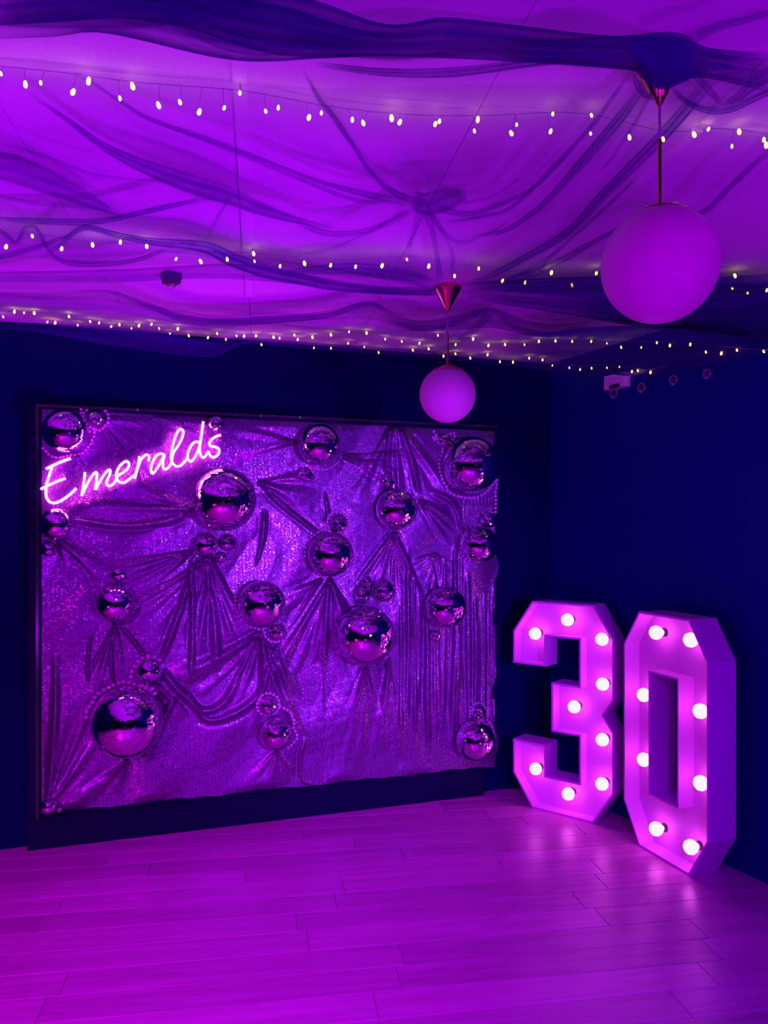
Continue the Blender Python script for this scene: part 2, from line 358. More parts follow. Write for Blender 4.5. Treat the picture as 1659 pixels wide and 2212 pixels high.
for k in range(14):
    th = rng.uniform(0, 6.28); fr = rng.uniform(1 / 45, 1 / 16); H += .00012 * np.sin(6.28 * fr * (X * np.cos(th) + Y * np.sin(th)) + rng.uniform(0, 6.28))
for pts, am, w0, w1, tp in folds:
    q = np.array(pts, float); n = len(q) - 1
    lo = q.min(0) - 30; hi = q.max(0) + 30
    msk = (X > lo[0]) & (X < hi[0]) & (Y > lo[1]) & (Y < hi[1]); xs, ys = X[msk], Y[msk]
    if xs.size == 0: continue
    bd = np.full(xs.shape, 1e9); bt = np.zeros(xs.shape)
    for i in range(n):
        a, d = q[i], q[i + 1] - q[i]; l2 = max((d * d).sum(), 1e-6)
        t = np.clip(((xs - a[0]) * d[0] + (ys - a[1]) * d[1]) / l2, 0, 1)
        dd = np.hypot(xs - a[0] - t * d[0], ys - a[1] - t * d[1]); u = dd < bd
        bd[u] = dd[u]; bt[u] = (i + t[u]) / n
    wd = w0 + (w1 - w0) * bt
    ta = np.clip(bt / .06, 0, 1) * ((1 - bt) ** .9 if tp else np.clip((1 - bt) / .25, 0, 1) * np.clip(bt / .2, .3, 1))
    H[msk] += 1.2 * am * ta * (np.exp(-(bd / wd) ** 2) - .16 * np.exp(-((bd - 1.9 * wd) / (.8 * wd)) ** 2))
H = np.clip(H, .004, .10)
edge = np.minimum(np.minimum(S, 1 - S) * 60, 1); H = .004 + (H - .004) * edge
kx = (X - CX) / F; kz = (HY - Y) / F
D = (P0.dot(N2) + H) / (kx * N2.x + N2.y)
V = np.stack([kx * D, D, CH + kz * D], -1).reshape(-1, 3)
ii = np.arange(NY * NX).reshape(NY, NX)
Q = np.stack([ii[1:, :-1], ii[1:, 1:], ii[:-1, 1:], ii[:-1, :-1]], -1).reshape(-1, 4)
me = bpy.data.meshes.new('sequin_cloth'); me.vertices.add(len(V)); me.vertices.foreach_set('co', V.ravel())
me.loops.add(Q.size); me.loops.foreach_set('vertex_index', Q.ravel().astype(np.int32)); me.polygons.add(len(Q))
me.polygons.foreach_set('loop_start', np.arange(0, Q.size, 4, dtype=np.int32)); me.polygons.foreach_set('loop_total', np.full(len(Q), 4, np.int32))
me.polygons.foreach_set('use_smooth', np.ones(len(Q), bool)); me.update(calc_edges=True)
cl = link('sequin_cloth', me, M_seq); tag(cl, 'silvery sequin cloth pinned in folds across the black backdrop panel', 'cloth')
def cloth_off(px, py):
    i = int(np.clip((px - x0) / (x1 - x0) * (NX - 1), 0, NX - 1)); t, b = topf(px), botf(px)
    j = int(np.clip((py - t) / (b - t) * (NY - 1), 0, NY - 1)); return float(H[j, i])
# ------------------------------------------------------------------ mirror balls
ball_me = {}
def ball_mesh(n):
    if n in ball_me: return ball_me[n]
    v, f = [], []; th = math.pi / n; r_ = random.Random(n)
    for i in range(n):
        t0, t1 = i * th, (i + 1) * th; tm = (t0 + t1) / 2
        m = max(4, int(round(2 * math.pi * math.sin(tm) / th)))
        for k in range(m):
            p0, p1 = 2 * math.pi * (k + .018) / m, 2 * math.pi * (k + .982) / m; e = th * .018
            c = [Vector((math.sin(t) * math.cos(p), math.sin(t) * math.sin(p), math.cos(t))) for t, p in ((t0 + e, p0), (t1 - e, p0), (t1 - e, p1), (t0 + e, p1))]
            mid = sum(c, Vector()) / 4; nn = mid.normalized()
            nn = (nn + Vector((r_.gauss(0, 1), r_.gauss(0, 1), r_.gauss(0, 1))) * .007).normalized()
            c = [q - nn * (q - mid).dot(nn) for q in c]; o = nn * (.995 - mid.length)
            b = len(v); v += [q + o for q in c]; v += [q * .965 for q in c]
            f += [(b, b + 1, b + 2, b + 3), (b + 4, b + 5, b + 1, b), (b + 5, b + 6, b + 2, b + 1), (b + 6, b + 7, b + 3, b + 2), (b + 7, b + 4, b, b + 3)]
    me = bpy.data.meshes.new('mirror_tiles'); me.from_pydata([tuple(x) for x in v], [], f); me.materials.append(M_mirror)
    cb = MB().lathe([(.965 * math.sin(math.pi * i / 16), .965 * math.cos(math.pi * i / 16)) for i in range(17)], (0, 0, 0), 32)
    co = bpy.data.meshes.new('core'); co.from_pydata(cb.v, [], cb.f); co.polygons.foreach_set('use_smooth', [True] * len(co.polygons)); co.materials.append(M_core)
    ball_me[n] = (me, co); return ball_me[n]
CAMV = Vector((0, 0, CH))
BALLS = [  # key, px, py, radius px, pole direction (right, up, towards viewer), label
 ('A', 140, 931, 48, (.1, .0, 1), 'mirror ball in the top left corner of the backdrop above the big E'),
 ('a1', 205, 905, 18, (.5, .4, 1), 'small mirror ball with beads on the top edge right of the corner ball'),
 ('a2', 465, 915, 18, (-.4, .6, 1), 'small mirror ball touching the s at the end of the neon word'),
 ('B', 485, 1079, 70, (.9, .5, .1), 'large mirror ball just below the s of the neon word'),
 ('b1', 445, 1177, 26, (.3, -.2, 1), 'small mirror ball under the large ball by the neon, left of its trio'),
 ('b2', 492, 1172, 19, (.5, .5, .8), 'small mirror ball under the large ball by the neon, right of its trio'),
 ('b3', 477, 1204, 13, (.0, .5, 1), 'tiny mirror ball under the large ball by the neon, lowest of its trio'),
 ('C', 123, 1132, 36, (.6, -.1, .9), 'mirror ball on the left edge just below the neon E'),
 ('c1', 106, 1186, 17, (.1, .2, 1), 'small mirror ball on the left edge under the ball below the neon E'),
 ('D', 249, 1304, 42, (.35, .1, 1), 'medium mirror ball at mid height in the left quarter of the cloth'),
 ('d1', 255, 1240, 16, (-.2, .3, 1), 'small mirror ball resting above the medium ball in the left quarter'),
 ('E', 690, 961, 46, (.32, .0, 1), 'medium mirror ball at the top edge in the middle of the backdrop'),
 ('e1', 659, 1026, 17, (.2, .0, 1), 'small mirror ball hanging below left of the top middle ball'),
 ('F', 1018, 1004, 62, (.75, .55, .25), 'large mirror ball in the top right corner with a bead string around it'),
 ('f1', 958, 953, 15, (.2, .2, 1), 'small bead covered mirror ball at the upper left of the top right ball'),
 ('G', 857, 1100, 46, (.42, .0, 1), 'medium mirror ball with fanned cloth folds gathered below it'),
 ('g1', 837, 1039, 16, (.3, .2, 1), 'small mirror ball directly above the ball with fanned cloth below'),
 ('H', 714, 1197, 50, (.45, -.05, 1), 'mirror ball at the cloth centre with beads round its left side'),
 ('h1', 731, 1130, 20, (.2, .0, 1), 'small bead ringed mirror ball on top of the cloth centre ball'),
 ('I', 1035, 1176, 41, (.5, .05, .9), 'mirror ball on the right edge at mid height with beads round its left side'),
 ('i1', 1055, 1124, 18, (.2, .2, 1), 'small bead ringed mirror ball on the right edge above the mid height ball'),
 ('J', 963, 1312, 46, (.6, .05, .8), 'medium mirror ball over the fine vertical pleats on the right'),
 ('j1', 941, 1374, 13, (.2, .2, 1), 'tiny mirror ball below left of the ball over the vertical pleats'),
 ('K', 789, 1373, 66, (-.5, .6, .3), 'large mirror ball right of centre in the lower half of the cloth'),
 ('k1', 792, 1257, 13, (.2, .2, 1), 'tiny mirror ball at the top of the trio over the large lower centre ball'),
 ('k2', 783, 1286, 18, (.3, -.2, 1), 'small mirror ball at the left of the trio over the large lower centre ball'),
 ('k3', 829, 1276, 25, (.4, .2, 1), 'biggest ball of the trio over the large lower centre ball'),
 ('L', 566, 1305, 52, (.2, -.1, 1), 'mirror ball with a bead string round its left side and bottom'),
 ('l1', 597, 1365, 19, (.4, .2, 1), 'small mirror ball inside a bead ring at the lower right of a beaded ball'),
 ('M', 274, 1560, 78, (-.9, .3, .2), 'largest mirror ball, near the lower left of the cloth, beads above'),
 ('m1', 322, 1449, 29, (.5, -.2, .9), 'small mirror ball with a bead crown over the largest lower left ball'),
 ('N', 596, 1586, 35, (.3, -.1, 1), 'mirror ball near the bottom edge at mid cloth under a beaded small ball'),
 ('n1', 579, 1524, 20, (.2, .1, 1), 'small mirror ball in a full bead ring above the bottom middle ball'),
 ('O', 105, 1742, 17, (.3, .3, 1), 'small mirror ball in the bottom left corner on the ledge'),
 ('o1', 128, 1749, 7, (.3, .3, 1), 'tiny mirror ball beside the bottom left corner ball'),
 ('P', 1027, 1600, 43, (.95, .3, .3), 'mirror ball in the bottom right corner of the backdrop'),
 ('p1', 1033, 1537, 16, (.2, .2, 1), 'small mirror ball right above the bottom right corner ball'),
]
BALL = {}
for key, px, py, rp, ax, lab in BALLS:
    base = cloth_off(px, py)
    r = rp * panel(px, py).y / F
    c = panel(px, py, min(base, .03) + .72 * r); r = rp * c.y / F * .985
    n = 56 if rp > 60 else 36 if rp > 38 else 26 if rp > 24 else 16 if rp > 12 else 10
    tiles, core = ball_mesh(n)
    root = empty('mirror_ball', c); tag(root, lab, 'disco ball', 'mirror balls on the sequin backdrop')
    zc = (CAMV - c).normalized(); xc = Vector((-zc.y, zc.x, 0)).normalized(); yc = zc.cross(xc)
    pole = (xc * ax[0] + yc * ax[1] + zc * ax[2]).normalized() * (1 if rp > 0 else -1)
    root.rotation_euler = (-pole).to_track_quat('Z', 'Y').to_euler(); root.scale = (r, r, r)
    for me_, nm in ((tiles, 'mirror_tiles'), (core, 'core')):
        o = bpy.data.objects.new(nm, me_); COL.objects.link(o); o.parent = root
        if nm == 'mirror_tiles': o['kind'] = 'stuff'
    BALL[key] = (c, r)
# ------------------------------------------------------------------ bead strings
ib = bmesh.new(); bmesh.ops.create_icosphere(ib, subdivisions=1, radius=1.0)
IV = [v.co.copy() for v in ib.verts]; IF = [tuple(v.index for v in f.verts) for f in ib.faces]; ib.free()
def zz(pts, sc, ox, oy): return [(ox + x / sc, oy + y / sc) for x, y in pts]
def garland(lab, chains, rb=4.2, step=8.6):
    mb, st = MB(), MB()
    for ch in chains:
        q = catpx(ch, 12); acc = 0; last = q[0]; pts = [q[0]]
        for p in q[1:]:
            d = math.hypot(p[0] - last[0], p[1] - last[1])
            while acc + d >= step:
                t = (step - acc) / d; last = (last[0] + (p[0] - last[0]) * t, last[1] + (p[1] - last[1]) * t); pts.append(last); acc = 0
                d = math.hypot(p[0] - last[0], p[1] - last[1])
            acc += d; last = p
        line = []
        for px, py in pts:
            px = px + random.uniform(-1, 1); c = panel(px, py, .012 + min(cloth_off(px, py), .04)); r = rb * c.y / F
            for bc, br in BALL.values():                    # keep beads on the outside of the balls
                if (c - bc).length < br + r:
                    c = bc + (c - bc).normalized() * (br + r * .9)
            mb.add([c + v * r for v in IV], IF); line.append(c)
        if len(line) > 1: st.tube(line, .0015, 4)
    root = empty('bead_string', mb.v[0]); tag(root, lab, 'bead string', 'bead strings on the sequin backdrop')
    tag(mb.build('beads', M_bead, root), kind='stuff'); tag(st.build('thread', M_cord, root), kind='stuff')
garland('bead string round the left and bottom of the top right ball', [[(938, 932), (946, 946), (958, 962), (952, 985), (949, 1005), (953, 1025), (960, 1045), (970, 1062), (985, 1071), (1010, 1075), (1035, 1072), (1058, 1055), (1072, 1035), (1071, 1065), (1070, 1090), (1069, 1112)],
        [(936, 945), (950, 952), (966, 940), (982, 936), (978, 950), (962, 968)], [(962, 985), (961, 1010), (968, 1035), (980, 1052)]])
garland('bead string looped over the cloth centre ball', [[(712, 1113), (722, 1106), (735, 1107), (748, 1117), (753, 1130), (748, 1143), (738, 1155)], [(714, 1113), (706, 1126), (713, 1140), (700, 1143), (688, 1150), (675, 1160), (667, 1172), (661, 1185), (658, 1202)], [(752, 1165), (764, 1185), (766, 1205), (762, 1225)]])
garland('bead string hanging under the left side of the middle beaded ball', [zz([(230, 155), (185, 200), (165, 250), (150, 310), (148, 360), (150, 420), (165, 475), (190, 520), (225, 570), (265, 605), (300, 635), (345, 655), (400, 675), (450, 685), (510, 660)], 5.268, 480, 1230),
        zz([(480, 720), (495, 770), (535, 810), (590, 828), (650, 815), (705, 800), (740, 750), (738, 690), (715, 640), (670, 600), (610, 575), (550, 600)], 5.268, 480, 1230)])
garland('bead ring and tail above and beside the bottom middle ball', [zz([(435, 1470), (470, 1425), (530, 1408), (585, 1425), (630, 1460), (652, 1520), (642, 1580), (610, 1630), (560, 1645), (510, 1648), (460, 1645), (415, 1615), (396, 1555), (400, 1510), (435, 1470)], 5.268, 480, 1230),
        zz([(660, 1560), (740, 1600), (790, 1650), (815, 1720), (812, 1800), (850, 1900), (800, 1990), (740, 2040)], 5.268, 480, 1230)])
garland('bead string crowning the largest lower left ball', [zz([(175, 1030), (200, 910), (255, 840), (295, 760), (350, 700), (400, 650), (475, 610), (560, 570), (635, 530), (700, 512), (780, 508), (850, 522), (910, 538), (965, 565), (1040, 600), (1110, 620), (1180, 650), (1225, 710)], 6.9125, 160, 1400),
        zz([(855, 430), (870, 340), (905, 270), (960, 205), (1045, 165), (1125, 150), (1200, 160), (1268, 200), (1335, 265)], 6.9125, 160, 1400), zz([(1010, 560), (1080, 570), (1150, 590), (1210, 640)], 6.9125, 160, 1400)], 5.2, 12)
garland('bead string round the left of the mid height right edge ball', [zz([(800, 1440), (850, 1375), (930, 1350), (965, 1430), (940, 1530), (860, 1535), (740, 1530), (640, 1560), (560, 1630), (518, 1700), (503, 1780), (498, 1860), (520, 1940), (580, 2010), (660, 2035)], 6.505, 920, 900)])
garland('bead string round the bottom of the top left corner ball', [zz([(780, 160), (730, 210), (760, 250), (800, 330), (850, 370), (882, 470), (855, 560), (815, 630), (740, 720), (650, 748), (560, 755), (440, 785), (370, 785), (290, 755), (230, 700), (175, 625)], 6.145, 60, 860),
        zz([(1030, 170), (1065, 240), (1055, 330), (1000, 395), (935, 425), (870, 410)], 6.145, 60, 860), zz([(700, 150), (740, 280), (780, 400), (830, 450)], 6.145, 60, 860)])
garland('short bead string under the top middle ball', [[(648, 1006), (664, 1008), (682, 1012), (703, 1014), (722, 1006), (735, 994)], [(668, 1012), (682, 1026), (680, 1038)]], 2.4, 6)
garland('short bead string right of the trio over the lower centre ball', [[(772, 1262), (780, 1252), (800, 1247), (812, 1250)], [(845, 1258), (856, 1275), (852, 1295), (845, 1310)]], 2.6, 6.5)
garland('short bead string at the bottom right corner ball', [[(1015, 1548), (1018, 1530), (1035, 1518), (1050, 1530), (1052, 1550)], [(1052, 1555), (1064, 1572), (1068, 1592)]], 2.6, 6.5)
# ------------------------------------------------------------------ neon word on clear acrylic
sg = empty('neon_sign', panel(285, 1000, .03)); tag(sg, 'pink neon script sign reading Emeralds on clear acrylic', 'neon sign')
ZA = lambda p: zz(p, 7.541, 70, 970)
ZB = lambda p: zz(p, 7.213, 270, 890)
LET = [
 [ZA([(625, 152), (540, 180), (440, 220), (330, 270), (220, 325)]), ZA([(328, 275), (290, 380), (250, 500), (226, 600), (220, 700), (230, 790), (270, 850), (340, 880), (430, 860), (530, 800), (620, 730), (718, 638)]), ZA([(540, 478), (440, 510), (330, 560), (230, 605), (135, 655)])],
 [ZA([(857, 375), (840, 520), (820, 650), (800, 765)]), ZA([(800, 765), (850, 660), (930, 500), (1010, 392), (1045, 385), (1052, 450), (1035, 560), (1025, 665)]), ZA([(1025, 665), (1080, 560), (1160, 430), (1230, 347), (1265, 345), (1260, 410), (1220, 500), (1205, 560), (1235, 598), (1280, 595), (1340, 540), (1395, 430)])],
 [ZA([(1395, 430), (1470, 385), (1540, 330), (1572, 260), (1555, 210), (1505, 207), (1430, 270), (1380, 360), (1367, 440), (1390, 510), (1440, 545), (1500, 545)]) + ZB([(20, 1080), (80, 1035), (140, 985)])],
 [ZB([(225, 690), (205, 820), (172, 940), (150, 1040)]), ZB([(150, 1040), (190, 900), (240, 760), (300, 682), (350, 668), (376, 700), (366, 768)])],
 [ZB([(612, 662), (540, 650), (480, 690), (430, 780), (405, 870), (410, 930), (437, 955), (490, 890), (550, 790), (600, 690), (614, 655)]), ZB([(612, 665), (592, 780), (592, 850), (620, 890), (670, 872), (722, 795)])],
 [ZB([(722, 795), (752, 645), (830, 520), (890, 400), (908, 310), (880, 270), (840, 280), (790, 370), (750, 500), (726, 620), (720, 720), (742, 792), (790, 842), (850, 842), (920, 782), (978, 705)])],
 [ZB([(1150, 470), (1100, 465), (1040, 510), (990, 610), (975, 700), (1000, 760), (1045, 760), (1100, 680), (1150, 560), (1185, 400), (1220, 148)]), ZB([(1220, 148), (1185, 400), (1165, 560), (1172, 650), (1205, 705), (1252, 690), (1300, 608)])],
 [ZB([(1492, 358), (1420, 380), (1350, 430), (1315, 490), (1340, 530), (1410, 545), (1462, 580), (1457, 650), (1400, 702), (1350, 697), (1318, 660), (1300, 608)])]]
NOFF = .085
for st in LET:
    mb = MB()
    for s_ in st: mb.tube([panel(x, y, NOFF) for x, y in catpx(s_, 7)], 2.9 * 3.98 / F, 8)
    mb.build('neon_letter', M_neon, sg, True)
outl = [(86, 1010), (96, 985), (160, 972), (200, 1012), (255, 982), (330, 955), (372, 912), (415, 905), (488, 905), (490, 985), (470, 998), (400, 1012), (330, 1048), (240, 1068), (160, 1082), (120, 1102), (90, 1092)]
fr = [panel(x, y, NOFF - .014) for x, y in outl]; bk = [panel(x, y, NOFF - .019) for x, y in outl]; n = len(outl)
tri = tessellate_polygon([[Vector((p.dot(v3(U2, 0)), p.z, 0)) for p in fr]])
mesh('backing_plate', fr + bk, [tuple(t) for t in tri] + [tuple(n + i for i in reversed(t)) for t in tri] + [(i, (i + 1) % n, n + (i + 1) % n, n + i) for i in range(n)], M_acrylic, sg)
for px, py in ((100, 1075), (170, 985), (395, 915), (480, 915), (470, 985), (250, 1058)):
    MB().tube([panel(px, py, 0.004), panel(px, py, NOFF - .012)], .005, 10).build('standoff_post', M_mirror, sg)
# ------------------------------------------------------------------ marquee numbers
def face_frame(pxa, pya, pxb, pyb):
    a, b = onfloor(pxa, pya), onfloor(pxb, pyb); d = (b - a).normalized(); n = Vector((d.y, -d.x, 0))
    if n.y > 0: n = -n                                   # towards the viewer
    return a, d, n
def to_plane(fr_, px, py, off):
    a, d, n = fr_; q = hit(px, py, Vector((a.x, a.y)) + Vector((n.x, n.y)) * off, Vector((n.x, n.y)))
    return (q - a).dot(d), q.z
def inset(loop, t):
    n = len(loop); out = []
    for i in range(n):
        p, q, r = Vector(loop[i - 1]), Vector(loop[i]), Vector(loop[(i + 1) % n])
        e1, e2 = (q - p).normalized(), (r - q).normalized(); n1, n2 = Vector((-e1.y, e1.x)), Vector((-e2.y, e2.x))
        out.append(tuple(q + (n1 + n2) * (t / (1 + n1.dot(n2)))))
    return out
def area(l): return sum(l[i - 1][0] * l[i][1] - l[i][0] * l[i - 1][1] for i in range(len(l))) / 2
def marquee(name, lab, frm, loops, bulbs, depth, recess, glow):
    a, d, n = frm
    W = lambda u, z, o: Vector((a.x + d.x * u + n.x * o, a.y + d.y * u + n.y * o, z))
    root = empty(name, W(sum(p[0] for p in loops[0]) / len(loops[0]), 0, -depth / 2)); tag(root, lab, 'marquee number')
    rim = MB(); T = .011; ins = []
    for k, lp in enumerate(loops):
        if (area(lp) < 0) == (k == 0): lp = lp[::-1]
        il = inset(lp, T); ins.append(il); m = len(lp)
        ring = [[W(u, z, 0) for u, z in lp], [W(u, z, 0) for u, z in il], [W(u, z, -depth) for u, z in il], [W(u, z, -depth) for u, z in lp]]
        fs = []
        for j in range(4):
            for i in range(m):
                i2 = (i + 1) % m; j2 = (j + 1) % 4
                fs.append((j * m + i, j * m + i2, j2 * m + i2, j2 * m + i))
        rim.add(sum(ring, []), fs)
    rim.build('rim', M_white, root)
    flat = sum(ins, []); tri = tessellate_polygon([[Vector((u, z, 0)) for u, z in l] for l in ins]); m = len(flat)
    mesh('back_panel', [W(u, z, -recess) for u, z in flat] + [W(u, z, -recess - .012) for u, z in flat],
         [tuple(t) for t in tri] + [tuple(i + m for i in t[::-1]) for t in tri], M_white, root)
    for px, py in bulbs:
        u, z = to_plane(frm, px, py, -recess + .04)
        so = MB().tube([W(u, z, -recess), W(u, z, -recess + .008), W(u, z, -recess + .016)], [.022, .022, .014], 14).build('socket', M_darkplastic, root)
        prof = [(.0, .0), (.012, .0), (.018, .008), (.031, .024), (.036, .040), (.032, .058), (.022, .068), (.009, .0735), (.0, .074)]
        bm_ = MB(); k = 24; base = W(u, z, -recess + .012); side = d; up = Vector((0, 0, 1)); v = []
        for r, h in prof: v += [base + n * h + (side * math.cos(6.28319 * i / k) + up * math.sin(6.28319 * i / k)) * r for i in range(k)]
        bm_.add(v, [(j * k + i, j * k + (i + 1) % k, (j + 1) * k + (i + 1) % k, (j + 1) * k + i) for j in range(len(prof) - 1) for i in range(k)])
        bm_.build('bulb', glow, root, True)
    return root
Z5 = lambda x, y: (1080 + x / 2.865, 1260 + y / 2.865)
f3 = face_frame(1151.6, 1746, 1281, 1779)
def grouped(frm, pts):
    ga, gz = {}, {}
    for x, y, ka, kz in pts:
        u, z = to_plane(frm, *Z5(x, y), 0); ga.setdefault(ka, []).append(u); gz.setdefault(kz, []).append(z)
    mean = lambda l: sum(l) / len(l)
    return [(mean(ga[ka]), 0.0 if kz == 'bot' else mean(gz[kz])) for x, y, ka, kz in pts]
g3 = grouped(f3, [(198, 108, 1, 'top'), (578, 136, 5, 'top'), (708, 355, 7, 'c1'), (707, 728, 7, 'n1'), (643, 820, 6, 'n2'), (706, 930, 7, 'n3'), (706, 1310, 7, 'c2'), (578, 1490, 5, 'bot'),
     (200, 1393, 1, 'bot'), (80, 1165, 0, 'c2'), (83, 958, 0, 'l1'), (283, 1003, 2, 'l1'), (285, 1190, 2, 'l2'), (490, 1238, 4, 'l2'), (490, 948, 4, 'm1'), (318, 920, 3, 'm1'), (318, 610, 3, 'm2'), (490, 640, 4, 'm2'),
     (490, 350, 4, 'u1'), (284, 330, 2, 'u1'), (282, 515, 2, 'u2'), (80, 492, 0, 'u2'), (82, 290, 0, 'c1')])
marquee('marquee_number', 'white light-up number 3 with round bulbs standing on the floor by the backdrop', f3, [g3], [Z5(*p) for p in [(225, 310), (425, 225), (638, 345), (642, 622), (466, 762), (640, 965), (228, 1145), (430, 1300), (638, 1238)]], .14, .075, M_bulb)
f0 = face_frame(1380.9, 1828, 1488.4, 1892)
o0 = grouped(f0, [(858, 172, 1, 'top'), (1172, 222, 4, 'top'), (1292, 490, 5, 'c1'), (1290, 1610, 5, 'c2'), (1172, 1815, 4, 'bot'), (862, 1630, 1, 'bot'), (764, 1330, 0, 'c2'), (767, 375, 0, 'c1')])
i0 = grouped(f0, [(928, 550, 2, 'a'), (1095, 605, 3, 'a'), (1095, 1380, 3, 'b'), (928, 1295, 2, 'b')])
marquee('marquee_number', 'white light-up number 0 with round bulbs standing nearest the right wall', f0, [o0, i0], [Z5(*p) for p in [(980, 305), (1195, 350), (903, 690), (1255, 790), (903, 1090), (1258, 1235), (980, 1518), (1195, 1630)]], .155, .09, M_bulb)
# ------------------------------------------------------------------ globe pendants
def pendant(lab, px, d, r, zc):
    x = (px - CX) / F * d; root = empty('pendant_lamp', (x, d, HC)); tag(root, lab, 'pendant lamp')
    MB().lathe([(.0, 0), (.060, 0), (.062, -.012), (.058, -.02), (.012, -.095), (.006, -.108), (0, -.108)], (x, d, HC), 32).build('canopy', M_copper, root, False)
    zt = zc + r
    MB().tube([(x, d, HC - .10), (x, d, zt + .13)], .0028, 8).build('cord', M_cable, root, True)
    MB().lathe([(0, .15), (.0045, .15), (.0055, .13), (.0055, .012), (.009, .008), (.009, -.004), (0, -.004)], (x, d, zt), 16).build('stem', M_copper, root, True)
    cap = MB().lathe([(0, .004), (.03, .001), (.06, -.012), (.072, -.024), (.072, -.028), (0, -.018)], (x, d, zt), 40).build('globe_cap', M_copper, root, True)
    MB().lathe([(r * math.sin(math.pi * i / 32), r * math.cos(math.pi * i / 32)) for i in range(33)], (x, d, zc), 64).build('globe', M_opal, root, True)
pendant('large near white globe pendant hanging at the upper right', 1425, 1.733, .126, 2.198)
pendant('smaller far white globe pendant hanging in front of the dark wall above the backdrop', 967, 3.39, .121, 2.193)
# ------------------------------------------------------------------ sheer drapes under the ceiling
DENSER = 1.22                                     # overall thickness of the voile
def resample(pts, n):
    q = [Vector((x, y, 0)) for x, y in pts]; q = catmull(q, 8) if len(q) > 2 else q
    l = [0]
    for i in range(1, len(q)): l.append(l[-1] + (q[i] - q[i - 1]).length)
    out = []; j = 0
    for k in range(n):
        t = l[-1] * k / (n - 1)
        while j < len(l) - 2 and l[j + 1] < t: j += 1
        u = (t - l[j]) / max(l[j + 1] - l[j], 1e-9); out.append(q[j] + (q[j + 1] - q[j]) * min(max(u, 0), 1))
    return out
def dmesh(name, v, f, dens, par):
    o = mesh(name, v, f, M_sheer, par, True); a = o.data.attributes.new('weave', 'FLOAT', 'POINT'); a.data.foreach_set('value', dens); return o
def loft(par, top, bot, dens, z=2.60, sag=.05, name='sheet', m=14, folds_=6, edge=.35, amp=.012):
    n = 60; T, B = resample(top, n), resample(bot, n); v, dn = [], []
    ph = [random.uniform(0, 6.28) for _ in range(5)]
    for j in range(m):
        s_ = j / (m - 1)
        for i in range(n):
            t = i / (n - 1); p = T[i] + (B[i] - T[i]) * s_
            wv = math.sin(folds_ * 3.1416 * s_ + ph[0] + 1.5 * math.sin(2.3 * t + ph[1])) * .6 + math.sin(folds_ * 6.1 * s_ + ph[2] + 3 * t) * .4
            v.append(at(p.x, p.y, z - sag * math.sin(math.pi * s_) + amp * wv, .05))
            dn.append(min(1, .12 + .88 * min(t, 1 - t) / .16) * min(.97, max(.02, min(dens * DENSER, .95) * (1 + .28 * wv + edge * (1 if j in (0, m - 1) else 0)))))
    f = [(j * n + i, j * n + i + 1, (j + 1) * n + i + 1, (j + 1) * n + i) for j in range(m - 1) for i in range(n - 1)]
    return dmesh(name, v, f, dn, par)
def fold(par, pts, wd, dens, z=2.58, ends=1.0, wide=1.3):
    """a gathered fold of the voile: a rounded, multi-layer rope that follows its sagging line"""
    n = max(24, 6 * len(pts)); C = resample(pts, n); m = 25; v, dn = [], []
    W = wd if isinstance(wd, (list, tuple)) else [wd] * len(pts)
    for i in range(n):
        t = i / (n - 1); k = t * (len(W) - 1); a = int(min(k, len(W) - 2)) if len(W) > 1 else 0
        wv = wide * (W[a] + (W[min(a + 1, len(W) - 1)] - W[a]) * (k - a))
        d = C[min(i + 1, n - 1)] - C[max(i - 1, 0)]; nn = Vector((-d.y, d.x, 0)).normalized()
        for j in range(m):
            s_ = 2.4 * (-1 + 2 * j / (m - 1)); e_ = min(abs(s_), 1.0); p = C[i] + nn * (s_ * wv)
            q = at(p.x, p.y, z, .05); bulge = .9 * wv * q.y / F * (1 - e_ * e_)
            q = at(p.x, p.y, z - bulge + .25 * bulge * math.sin(5 * s_ + 6 * t) + .006 * max(0, abs(s_) - 1), .05); v.append(q)
            prof = 1 - e_ ** 7; skirt = max(0.0, 1 - abs(s_) / 2.4); fe = min(1, min(t, 1 - t) / .12) if ends else 1
            dn.append(min(.97, dens * DENSER * (.62 * prof + .26 * math.exp(-((abs(s_) - .85) / .16) ** 2) + .13 * skirt) * (.1 + .9 * fe) * (1 + .2 * math.sin(7 * s_ + 5 * t))))
    f = [(i * m + j, i * m + j + 1, (i + 1) * m + j + 1, (i + 1) * m + j) for i in range(n - 1) for j in range(m - 1)]
    return dmesh('gathered_fold', v, f, dn, par)
def drape(lab, loc): o = empty('ceiling_drape', loc); return tag(o, lab, 'drape')
d1 = drape('dark sheer drape swagged across the very top, gathered round the near pendant', at(830, 90, 2.6))
loft(d1, [(-100, -90), (300, -60), (640, -10), (830, 52), (950, 38), (1040, 45), (1300, 76), (1450, 80), (1550, 106), (1720, 112)],
     [(-100, 88), (110, 80), (230, 72), (500, 130), (700, 126), (830, 122), (1050, 130), (1370, 152), (1480, 165), (1560, 150), (1720, 160)], .55, 2.60, .05)
loft(d1, [(-100, -60), (200, -50), (420, -20), (540, 0), (640, 20), (760, 60), (900, 75)], [(-100, 60), (120, 48), (260, 40), (400, 60), (520, 100), (640, 122), (900, 118)], .6, 2.575, .03)
loft(d1, [(1080, 92), (1200, 85), (1330, 78), (1450, 75), (1540, 105), (1680, 120)], [(1080, 125), (1200, 135), (1360, 152), (1440, 180), (1520, 168), (1680, 205)], .6, 2.56, .05)
loft(d1, [(1340, 85), (1400, 72), (1460, 70), (1512, 90)], [(1372, 155), (1405, 184), (1440, 192), (1508, 164)], .96, 2.53, .04, 'gathered_knot', 10, 9, .1, .02)
loft(d1, [(1450, 165), (1530, 160), (1660, 150)], [(1462, 205), (1530, 235), (1680, 195)], .22, 2.58, .03)
